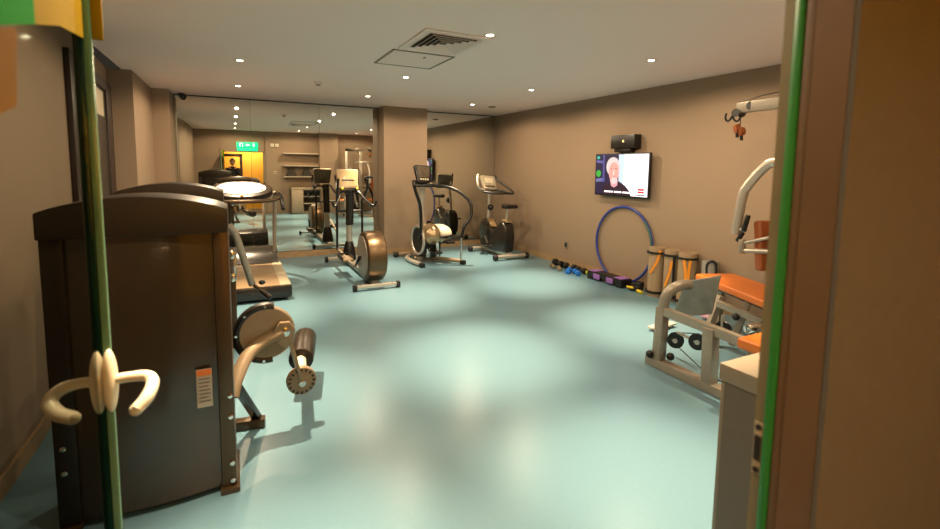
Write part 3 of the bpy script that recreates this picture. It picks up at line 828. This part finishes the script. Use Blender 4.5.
# ================================================================== TELEVISION + BOX
t = thing('television', 'flat wall television showing a grey-haired man talking', 'television', (XR - .07, 4.93, 1.24))
xs = XR - .105
MB().box((XR - .035, 4.93, 1.52), (.07, .30, .22), bev=.004).build('wall_bracket', M['black'], t)
MB().box((XR - .088, 4.93, 1.52), (.036, 1.02, .60), bev=.006).build('screen_frame', M['black'], t)
y0, y1, z0, z1 = 4.435, 5.425, 1.24, 1.802     # y1 = image left side
def scr(u, v):      # u 0..1 from picture left, v 0..1 from picture bottom
    return (y1 + (y0 - y1) * u, z0 + (z1 - z0) * v)
pic = MB().prism([scr(0, 0), scr(1, 0), scr(1, 1), scr(0, 1)], 'YZ', xs - .0025, xs - .001).build('picture', emis('tv_dark', '1a1430', .9), t)
def flat(name, poly, col, lay, s=.7, sm=False):
    pts = [scr(u, v) for u, v in poly]
    return MB().prism(pts, 'YZ', xs - .0035 - .0006 * lay, xs - .003 - .0006 * lay).build(name, emis('tv_' + name, col, s), pic)
def blob(cx, cy, rx, ry, n=24, a0=0, a1=360):
    return [(cx + rx * math.cos(math.radians(a0 + (a1 - a0) * i / n)), cy + ry * math.sin(math.radians(a0 + (a1 - a0) * i / n))) for i in range(n + (0 if a1 - a0 == 360 else 1))]
flat('pale_wall', [(.50, 0), (.995, 0), (.995, 1), (.46, 1)], 'e9ecfa', 0, .9)
flat('blue_edge', [(.47, .3), (.56, .25), (.57, 1), (.46, 1)], '9db4d8', 1)
flat('shelf_light', [(.01, .80), (.17, .78), (.17, .84), (.01, .87)], '4a4a86', 1)
flat('shelf_low', [(.01, .30), (.19, .33), (.19, .42), (.01, .38)], '55588c', 1)
flat('shelf_post', [(.15, .3), (.185, .3), (.18, 1), (.145, 1)], '42407a', 1)
flat('plant', blob(.06, .52, .05, .09), '2f8a34', 2)
flat('lamp', blob(.05, .93, .03, .04), '2a9a8a', 2)
flat('shirt', [(.12, 0), (.16, .18), (.27, .30), (.36, .34), (.48, .34), (.60, .24), (.68, .12), (.71, 0)], '231324', 2)
flat('neck', [(.30, .38), (.33, .22), (.39, .18), (.45, .24), (.46, .38)], 'b08090', 3)
flat('hair', blob(.355, .70, .135, .235), 'a9a4ae', 3)
flat('face', blob(.375, .565, .100, .245), 'b98484', 4)
flat('beard', blob(.385, .355, .065, .085), 'aca4ac', 5)
flat('eyes', [(.315, .63), (.345, .635), (.345, .655), (.315, .65)], '6a4650', 5)
flat('eye', [(.395, .64), (.43, .645), (.43, .665), (.395, .66)], '6a4650', 5)
flat('nose', [(.365, .50), (.385, .50), (.38, .62), (.37, .62)], 'e6bcb8', 5)
flat('mouth', [(.355, .435), (.415, .44), (.415, .455), (.355, .45)], '8a4a5a', 5)
cap = MB()
xx = .20
for wd in (.025, .03, .02, .03, .025, .02, 0, .03, .025, .028, .02, .024, 0, .03, .02, .026, .02, .03):
    if wd:
        p = [scr(xx, .055), scr(xx + wd, .055), scr(xx + wd, .095), scr(xx, .095)]
        cap.prism(p, 'YZ', xs - .0085, xs - .008)
        xx += wd + .004
    else:
        xx += .02
cap.build('caption_marks', emis('tv_caption', 'e8e4ee', 1), pic)
flat('logo_top', [(.83, .14), (.94, .14), (.94, .19), (.83, .19)], 'd23a3a', 4)
flat('logo_mid', [(.83, .08), (.94, .08), (.94, .125), (.83, .125)], 'c02020', 4)
flat('logo_low', [(.78, .02), (.955, .02), (.955, .05), (.78, .05)], '5a5a66', 4)
t = thing('set_top_box', 'black box mounted on the wall above the television with small lit dot', 'box', (XR - .09, 4.93, 1.88))
MB().box((XR - .065, 4.90, 1.975), (.13, .44, .185), bev=.01).build('housing', M['black'], t)
MB().box((XR - .05, 4.93, 1.86), (.09, .30, .05), bev=.006).build('bracket', M['charcoal'], t)
MB().cyl((XR - .131, 4.88, 1.98), (XR - .135, 4.88, 1.98), .016, n=14).build('indicator', emis('amber_dot', 'f0c080', 1.2), t)
MB().cyl((XR - .131, 4.78, 1.99), (XR - .134, 4.78, 1.99), .01, n=12).build('socket_hole', M['charcoal'], t)

t = thing('wall_socket', 'grey wall socket low on the wall above the dumbbells', 'socket', (XR, 6.19, .30))
MB().box((XR - .006, 6.19, .345), (.012, .085, .12), bev=.004).build('plate', M['socket'], t)
MB().box((XR - .014, 6.19, .345), (.006, .05, .07), bev=.002).build('insert', M['charcoal'], t)

# ================================================================== ALONG THE RIGHT WALL
# hoop
hc = V((XR - .040, 4.90, .550))
hp = MB()
hp.torus(hc, .528, .018, axis=(1, 0, -.02), n=64, m=10)
hoop = hp.build('hula_hoop', M['hoopblue'], loc=(XR - .06, 4.885, 0))
tag(hoop, 'large blue hula hoop leaning on the wall behind the aerobic step', 'hoop')
gr = MB()
A = zdir((1, 0, -.03))
pts = []
for i in range(9):
    a = math.radians(-12 + 7 * i)
    best = hc + V((-.003 + .0 * i, -.524 * math.cos(a), .524 * math.sin(a)))
    pts.append(best)
gr.tube(pts, .0182, n=10, sub=2).build('green_band', M['lime'] if False else mat('hoop_green', (.03, .11, .10), rough=.4), hoop, off=True)

# aerobic step
t = thing('aerobic_step', 'black aerobic step platform with purple rubber grips under the hoop', 'step platform', (4.73, 4.98, 0))
ys0, ys1 = 4.64, 5.33
MB().box((4.71, 4.985, .085), (.20, ys1 - ys0, .07), bev=.018).build('platform', M['black'], t)
for (a, b) in ((ys0 + .02, ys0 + .17), (ys1 - .15, ys1 - .02)):
    MB().box((4.71, (a + b) / 2, .121), (.17, b - a, .006), bev=.002).build('grip_pad', M['purple'], t)
for a in (4.86, 5.12):
    MB().box((4.607, a, .065), (.012, .13, .075), bev=.004).build('side_block', M['purple'], t)
for a in (ys0 + .06, ys1 - .06):
    MB().box((4.71, a, .03), (.20, .11, .06), bev=.012).build('riser', M['rubber'], t)

# rolled mats
def rolled_mat(name, label, x, y, r, h, col, stripes, lean=0.0, rz=0):
    t = thing(name, label, 'exercise mat', (x, y, 0), 'rolled mats by the wall')
    # spiral roll
    n = 90
    turns = 3.2
    th = .017
    outer, inner = [], []
    for i in range(n + 1):
        a = 2 * PI * turns * i / n
        rr = r - (turns * 2 * PI - a) / (2 * PI) * (th * 1.25)
        outer.append((rr * math.cos(a + rz), rr * math.sin(a + rz)))
        inner.append(((rr - th) * math.cos(a + rz), (rr - th) * math.sin(a + rz)))
    b = MB().prism(outer + inner[::-1], 'XY', 0, h)
    b.xf(Matrix.Translation((x, y, .001))).build('roll', col, t)
    for z in (.045, h - .075):
        MB().lathe([(r - .004, 0), (r + .004, .002), (r + .004, .024), (r - .004, .026)], (x, y, z), (0, 0, 1), 32).build('strap', M['rubber'], t)
    for (a0, z0, a1, z1, bow) in stripes:
        k = 14
        L, Rr = [], []
        bm = MB()
        ringsL = []
        for i in range(k + 1):
            u = i / k
            a = math.radians(a0 + (a1 - a0) * u + bow * math.sin(PI * u))
            z = z0 + (z1 - z0) * u
            da = math.radians(7.5)
            ro, ri = r + .003, r - .004
            ringsL.append([(x + ro * math.cos(a - da), y + ro * math.sin(a - da), z), (x + ro * math.cos(a + da), y + ro * math.sin(a + da), z),
                           (x + ri * math.cos(a + da), y + ri * math.sin(a + da), z), (x + ri * math.cos(a - da), y + ri * math.sin(a - da), z)])
        bm.rings(ringsL).build('orange_stripe', M['matorange'], t)
    return t
# facing camera is about angle 222 deg
rolled_mat('rolled_mat', 'taupe rolled mat with one orange slash, beside the hula hoop', 4.775, 4.225, .112, .62, M['mattan'], [(188, .30, 245, .60, 8)])
m2 = rolled_mat('rolled_mat', 'taupe rolled mat with vertical black strap, middle of the standing trio', 4.78, 3.995, .103, .625, M['mattan'], [(182, .18, 222, .50, 6)])
MB().box((4.78 + .105 * math.cos(math.radians(236)), 3.995 + .105 * math.sin(math.radians(236)), .30), (.006, .03, .52), Matrix.Rotation(math.radians(236), 3, 'Z'), bev=.002).build('carry_strap', M['rubber'], m2)
rolled_mat('rolled_mat', 'thickest taupe rolled mat with two wavy orange lines, beside the grey mat roll', 4.77, 3.765, .117, .63, M['mattan'], [(200, .57, 196, .06, 16), (236, .57, 240, .06, -10)])
t = thing('grey_mat_roll', 'grey rolled mat with black carry loop, partly behind the orange bench', 'exercise mat', (4.77, 3.46, 0))
MB().lathe([(.02, .0), (.078, 0), (.088, .012), (.088, .57), (.078, .585), (.02, .585)], (4.77, 3.46, 0), (0, 0, 1), 28).build('roll', M['greyfoam'], t)
MB().tube([(4.69, 3.44, .42), (4.685, 3.44, .55), (4.70, 3.40, .60), (4.73, 3.365, .57), (4.74, 3.365, .42)], .013, n=8).build('carry_loop', M['rubber'], t)

# dumbbells
def dumbbell(name, label, x, y, rz, r, L, m, mh, hexa=True, z=0):
    t = thing(name, label, 'dumbbell', (x, y, z), 'dumbbells along the wall', rz)
    n = 6 if hexa else 18
    for s in (-1, 1):
        b = MB().cyl((s * (L / 2 - .065), 0, r * (.866 if hexa else 1)), (s * L / 2, 0, r * (.866 if hexa else 1)), r, n=n, bev=.008)
        b.build('weight_head', m, t, off=False)
    MB().cyl((-(L / 2 - .06), 0, r * (.866 if hexa else 1)), (L / 2 - .06, 0, r * (.866 if hexa else 1)), .014, n=12).build('grip', mh, t, off=False)
    return t
# flat hexes must rest on a face: n=6 lathe starts on a vertex along local x of zdir frame
dumbbell('dumbbell', 'black dumbbell farthest along the wall towards the bike', 4.72, 6.16, math.radians(80), .055, .26, M['rubber'], M['chrome'], False)
dumbbell('dumbbell', 'black dumbbell resting behind the tan pair', 4.74, 5.88, math.radians(95), .050, .24, M['rubber'], M['chrome'], False)
dumbbell('dumbbell', 'black dumbbell behind the blue pair', 4.75, 5.62, math.radians(88), .046, .22, M['rubber'], M['chrome'], False)
dumbbell('dumbbell', 'small tan dumbbell in front, nearer the bike', 4.58, 6.12, math.radians(70), .030, .17, M['tan'], M['chrome'], False)
dumbbell('dumbbell', 'small tan dumbbell in front, nearer the blue pair', 4.56, 5.92, math.radians(60), .030, .17, M['tan'], M['chrome'], False)
dumbbell('dumbbell', 'blue dumbbell lying farther from the step', 4.57, 5.70, math.radians(40), .040, .19, M['blue'], M['blue'], False)
dumbbell('dumbbell', 'blue dumbbell lying closer to the step', 4.60, 5.55, math.radians(70), .040, .19, M['blue'], M['blue'], False)
dumbbell('dumbbell', 'yellow-green dumbbell between the blue pair and the step', 4.76, 5.43, math.radians(85), .034, .16, M['lime'], M['lime'], False)
# coiled band and yellow handle
t = thing('resistance_band', 'coiled black resistance band with yellow handle beside the aerobic step', 'resistance band', (4.74, 4.50, 0))
cb = MB()
for k in range(5):
    cb.torus((4.74 + .008 * k, 4.505 - .006 * k, .024 + .020 * k), .085 - .008 * k, .012, axis=(.1 * (k % 2), .12, 1), n=28, m=8)
cb.build('coil', M['rubber'], t)
MB().cyl((4.645, 4.57, .045), (4.655, 4.47, .05), .016, n=12, bev=.004).build('hand_grip', M['yellow'], t)
t = thing('yellow_hand_grip', 'small yellow exercise handle on the floor against the first rolled mat', 'exercise handle', (4.70, 4.365, 0))
MB().cyl((4.68, 4.42, .022), (4.66, 4.33, .022), .021, n=14, bev=.005).build('grip', M['yellow'], t)
MB().torus((4.70, 4.375, .010), .03, .008, n=20, m=8).build('loop', M['yellow'], t)

# ================================================================== MULTI GYM (right)
t = thing('multi_gym', 'silver multi-station weight machine with orange pads behind the door jamb', 'weight machine', (3.6, 2.0, 0))
# near frame, runs along Y at X=3.05
MB().bar((3.05, 2.725, .035), (3.05, 1.15, .035), .09, .07, bev=.008).build('base_beam', M['greysteel'], t)
MB().bar((3.05, 2.625, .05), (3.06, 2.615, .50), .08, .08, bev=.012).build('front_post', M['greysteel'], t)
MB().tube([(3.06, 2.615, .46), (3.065, 2.605, .57), (3.10, 2.58, .645), (3.18, 2.565, .675), (3.28, 2.56, .675)], .042, n=14).build('bent_tube', M['greysteel'], t)
MB().bar((3.05, 2.58, .475), (3.05, 1.10, .415), .055, .07, bev=.008).build('upper_rail', M['greysteel'], t)
MB().bar((3.05, 2.165, .05), (3.05, 2.175, .47), .085, .085, bev=.008).build('support_post', M['greysteel'], t)
for (x, y, z, lab) in ((3.11, 2.52, .25, 0), (3.11, 2.325, .305, 0), (3.5, 2.393, .326, 1)):
    w1 = MB().lathe([(.02, -.014), (.062, -.014), (.055, -.006), (.055, .006), (.062, .014), (.02, .014)], (x, y, z), (1, .6, 0), 26).build('pulley_wheel', M['black'], t)
    MB().cyl((x - .02, y - .012, z), (x + .02, y + .012, z), .018, n=12).build('hub', M['silver'], w1)
    MB().bar((x - .01, y + (.17 if lab == 0 else .0), z + (.02 if lab == 0 else .12)), (x - .01, y, z), .03, .014).build('pulley_bracket', M['silver'], t)
MB().tube([(3.11, 2.48, .20), (3.11, 2.25, .10), (3.1, 2.05, .075)], .004, n=6, smooth=False).build('cable', M['black'], t)
MB().tube([(3.13, 2.54, .305), (3.13, 2.33, .362)], .004, n=6).build('cable', M['black'], t)
for (x, y) in ((3.0, 2.67), (3.11, 2.56)):
    MB().ell((x, y, .10), (.032, .032, .032)).build('foot_knob', M['black'], t)
MB().box((3.83, 3.27, .035), (.34, .11, .02), Matrix.Rotation(math.radians(10), 3, 'Z'), bev=.006).build('foot_plate', M['cream'], t)
MB().box((4.57, 3.26, .04), (.22, .14, .03), bev=.01).build('floor_pad', M['pink'], t)
# grey guard plate
a, b, c, d = V((3.36, 2.66, .665)), V((3.36, 2.345, .785)), V((3.40, 2.43, .45)), V((3.38, 2.79, .32))
g = MB()
nrm = V((.014, .004, .006))
g._faces([a, b, c, d, a + nrm, b + nrm, c + nrm, d + nrm], [(0, 1, 2, 3), (7, 6, 5, 4), (0, 4, 5, 1), (1, 5, 6, 2), (2, 6, 7, 3), (3, 7, 4, 0)])
g.build('guard_plate', mat('guard_grey', (.22, .22, .19), rough=.45, metal=.3, var=.12, scale=14), t)
# bench along the tower axis
ax = V((.37, .93, 0)).normalized()
px = V((ax.y, -ax.x, 0))
RA = Matrix((px, ax, V((0, 0, 1)))).transposed()
bc = V((4.20, 2.66, .515))
MB().box(bc, (.42, 1.02, .07), RA, bev=.028, seg=3).build('bench_pad', M['orange'], t)
MB().box(bc - V((0, 0, .045)), (.34, .94, .025), RA, bev=.006).build('bench_board', M['black'], t)
MB().bar(bc + ax * .42 - V((0, 0, .08)), bc - ax * 1.2 - V((0, 0, .08)), .06, .06).build('bench_rail', M['greysteel'], t)
def leg(p, q, n='bench_leg'):
    return MB().bar(p, q, .06, .05).build(n, M['greysteel'], t)
leg(V((3.95, 2.74, .46)), V((3.83, 2.80, .03)))
leg(V((3.97, 2.50, .47)), V((3.94, 2.60, .05)))
leg(bc + ax * .38 - V((0, 0, .08)), bc + ax * .40 + V((0, 0, -.48)))
MB().bar((3.50, 2.46, .04), (4.35, 3.10, .04), .07, .06).build('floor_beam', M['greysteel'], t)
MB().bar((3.90, 2.73, .40), (3.90, 2.22, .345), .055, .055).build('cross_beam', M['greysteel'], t)
for p in ((3.87, 2.535, .335), (3.87, 2.30, .33)):
    MB().ell(p, (.032, .032, .032)).build('adjuster_knob', M['black'], t)
# second low seat at the near frame
MB().box((3.10, 1.70, .465), (.30, .44, .075), bev=.025, seg=3).build('leg_pad', M['orange'], t)
MB().cyl((3.34, 2.10, .445), (3.46, 2.07, .445), .036, n=16, bev=.006).build('chrome_hub', M['chrome'], t)
MB().bar((3.40, 2.08, .44), (3.40, 2.08, .05), .05, .05).build('hub_post', M['greysteel'], t)
# tower
tw = V((3.57, 1.22, 0))
MB().bar(tw + V((-.16, 0, .03)), tw + V((-.16, 0, 2.14)), .09, .07).build('tower_post', M['silver'], t)
MB().bar(tw + V((.30, .05, .03)), tw + V((.30, .05, 2.14)), .09, .07).build('tower_post', M['silver'], t)
MB().bar(tw + V((-.52, 0, .04)), tw + V((.36, .03, .04)), .08, .08).bar(tw + V((.05, 0, .04)), V((4.15, 2.72, .04)), .08, .07).build('base_frame', M['greysteel'], t)
for i in range(12):
    MB().box(tw + V((.07, .02, .13 + i * .066)), (.30, .14, .060), bev=.006).build('weight_plate', M['black'], t)
for s in (-1, 1):
    MB().cyl(tw + V((.07 + s * .10, .02, .08)), tw + V((.07 + s * .10, .02, 2.10)), .011, n=10).build('guide_rod', M['chrome'], t)
MB().bar(tw + V((-.20, 0, 2.12)), tw + V((.34, .05, 2.12)), .09, .08).build('tower_head', M['charcoal'], t)
top = MB().bar(tw + V((.08, .04, 2.12)), V((3.85, 2.615, 2.125)), .075, .085, bev=.006).build('top_boom', M['greysteel'], t)
for y, z in ((2.615, 2.085), (2.49, 2.13)):
    MB().lathe([(.01, -.05), (.035, -.05), (.028, -.04), (.028, .04), (.035, .05), (.01, .05)], (3.842, y, z), (1, .1, 0), 18).build('boom_pulley', M['black'], top)
MB().tube([tw + V((.10, .1, 2.26)), (3.80, 2.40, 2.20), (3.84, 2.60, 2.175), (3.85, 2.63, 2.10)], .004, n=6, smooth=False).build('boom_cable', M['black'], t)
MB().tube([(3.85, 2.735, 2.095), (3.85, 2.738, 2.05), (3.85, 2.715, 2.025), (3.85, 2.69, 2.045), (3.85, 2.675, 2.065), (3.85, 2.655, 2.03), (3.85, 2.625, 2.02), (3.85, 2.605, 2.05), (3.85, 2.60, 2.09)], .009, n=8).build('hook', M['black'], t)
MB().tube([(3.85, 2.60, 2.06), (3.85, 2.60, 1.97)], .004, n=6).build('hanging_cord', M['black'], t)
for (y, z) in ((2.625, 1.955), (2.585, 1.93)):
    hn = MB().lathe([(.01, -.022), (.034, -.02), (.040, 0), (.034, .02), (.01, .022)], (3.85, y, z), (.8, -.5, .2), 20).build('hanging_handle', M['orangedark'], t)
    MB().cyl((3.85, y, z - .03), (3.85, y - .005, z - .075), .013, n=10).build('handle_stub', M['black'], hn)
# press arms
for off, nm in ((V((0, 0, 0)), 'press_arm'), (V((.52, -.20, 0)), 'press_arm')):
    A0 = [V((3.80, 1.95, 1.70)), V((3.85, 2.28, 1.675)), V((3.85, 2.38, 1.62)), V((3.85, 2.50, 1.47)), V((3.85, 2.535, 1.38)), V((3.85, 2.575, 1.06))]
    arm = MB().tube([q + off for q in A0], .036, n=14, r2=1.1).build(nm, M['silver'], t)
    MB().cyl(V((3.85, 2.57, 1.10)) + off, V((3.85, 2.49, 1.105)) + off, .014, n=12).build('grip_stem', M['chrome'], arm)
    MB().cyl(V((3.85, 2.475, 1.23)) + off, V((3.85, 2.505, 1.09)) + off, .020, n=14, bev=.004).build('hand_grip', M['black'], arm)
    MB().cyl(V((3.85, 2.51, 1.08)) + off, V((3.85, 2.555, 1.00)) + off, .019, n=14, bev=.004).build('hand_grip', M['black'], arm)
MB().bar((3.80, 1.97, 1.70), (4.30, 1.75, 1.70), .06, .06).bar((3.70, 1.25, 1.72), (4.05, 1.90, 1.70), .07, .07).build('arm_yoke', M['silver'], t)
# lower lever arms
MB().cyl((3.85, 2.515, 1.02), (3.85, 2.505, .90), .028, n=16, bev=.005).build('lever_hub', M['greysteel'], t)
MB().cyl((3.85, 2.51, .985), (3.92, 2.16, 1.12), .015, n=12).build('upper_lever', M['silver'], t)
MB().cyl((3.85, 2.51, .925), (3.92, 2.16, .965), .021, n=12).build('lower_lever', M['silver'], t)
MB().bar((3.92, 2.17, .80), (3.72, 1.35, .80), .05, .05).bar((3.92, 2.17, .80), (3.92, 2.17, 1.14), .045, .045).build('lever_frame', M['greysteel'], t)
MB().box((4.02, 2.355, .98), (.29, .085, .42), RA @ Matrix.Rotation(math.radians(-8), 3, 'X'), bev=.03, seg=3).build('backrest', M['orangedark'], t)  # darker orange than the bench: weaker light put into the pad's colour
MB().bar((3.98, 2.22, .95), (3.72, 1.35, .95), .05, .05).build('backrest_stay', M['greysteel'], t)

# ================================================================== PERSON in the doorway (reflected)
def person():
    t = bpy.data.objects.new('person', None)
    me = bpy.data.meshes.new('person')
    J = {'pel': (0, -.36, .95), 'sp': (0, -.36, 1.12), 'ch': (0, -.35, 1.32), 'nk': (0, -.34, 1.47), 'nk2': (0, -.32, 1.54),
         'hl': (-.095, -.36, .90), 'kl': (-.11, -.34, .50), 'al': (-.12, -.37, .09), 'tl': (-.13, -.24, .04),
         'hr': (.095, -.36, .90), 'kr': (.11, -.34, .50), 'ar': (.12, -.37, .09), 'tr': (.13, -.24, .04),
         'sl': (-.18, -.35, 1.42), 'el': (-.21, -.25, 1.22), 'wl': (-.09, -.10, 1.46),
         'sr': (.18, -.35, 1.42), 'er': (.21, -.25, 1.22), 'wr': (.09, -.10, 1.46)}
    rad = {'pel': .15, 'sp': .135, 'ch': .15, 'nk': .07, 'nk2': .055, 'hl': .10, 'kl': .065, 'al': .045, 'tl': .04, 'hr': .10, 'kr': .065, 'ar': .045, 'tr': .04,
           'sl': .07, 'el': .048, 'wl': .032, 'sr': .07, 'er': .048, 'wr': .032}
    E = [('pel', 'sp'), ('sp', 'ch'), ('ch', 'nk'), ('nk', 'nk2'), ('pel', 'hl'), ('hl', 'kl'), ('kl', 'al'), ('al', 'tl'), ('pel', 'hr'), ('hr', 'kr'), ('kr', 'ar'), ('ar', 'tr'),
         ('ch', 'sl'), ('sl', 'el'), ('el', 'wl'), ('ch', 'sr'), ('sr', 'er'), ('er', 'wr')]
    ks = list(J)
    me.from_pydata([J[k] for k in ks], [(ks.index(a), ks.index(b)) for a, b in E], [])
    me.materials.append(M['cloth'])
    o = bpy.data.objects.new('person', me)
    COL.objects.link(o)
    md = o.modifiers.new('skin', 'SKIN')
    for i, k in enumerate(ks):
        me.skin_vertices[0].data[i].radius = (rad[k], rad[k])
    me.skin_vertices[0].data[0].use_root = True
    md.use_smooth_shade = True
    sb = o.modifiers.new('sub', 'SUBSURF')
    sb.levels = sb.render_levels = 2
    tag(o, 'person in dark clothes holding a camera in the doorway, seen only in the mirror', 'person')
    hd = MB()
    hd.ell((0, -.29, 1.66), (.076, .095, .115), n=24, m=16)
    hd.ell((0, -.20, 1.645), (.014, .022, .026))
    for s in (-1, 1):
        hd.ell((s * .077, -.295, 1.655), (.012, .022, .034))
    hd.build('head', M['skin'], o)
    fc = MB()
    for s in (-1, 1):
        fc.ell((s * .030, -.203, 1.672), (.011, .008, .006))
    fc.box((0, -.200, 1.60), (.045, .01, .008), bev=.003)
    fc.build('facial_features', M['darktowel'], o)
    MB().ell((0, -.31, 1.70), (.082, .098, .095), n=24, m=14).build('hair', M['darkwood'], o)
    for s in (-1, 1):
        h = MB()
        h.ell((s * .085, -.085, 1.49), (.022, .035, .042))
        for i in range(4):
            z = 1.525 - i * .02
            L = (.06, .068, .064, .052)[i]
            h.tube([(s * .09, -.07, z), (s * .088, -.07 + L * .5, z), (s * .066, -.07 + L * .8, z)], .0085, n=8)
        h.tube([(s * .075, -.10, 1.47), (s * .055, -.11, 1.455), (s * .042, -.10, 1.46)], .010, n=8)
        h.build('hand', M['skin'], o)
    return o
person()
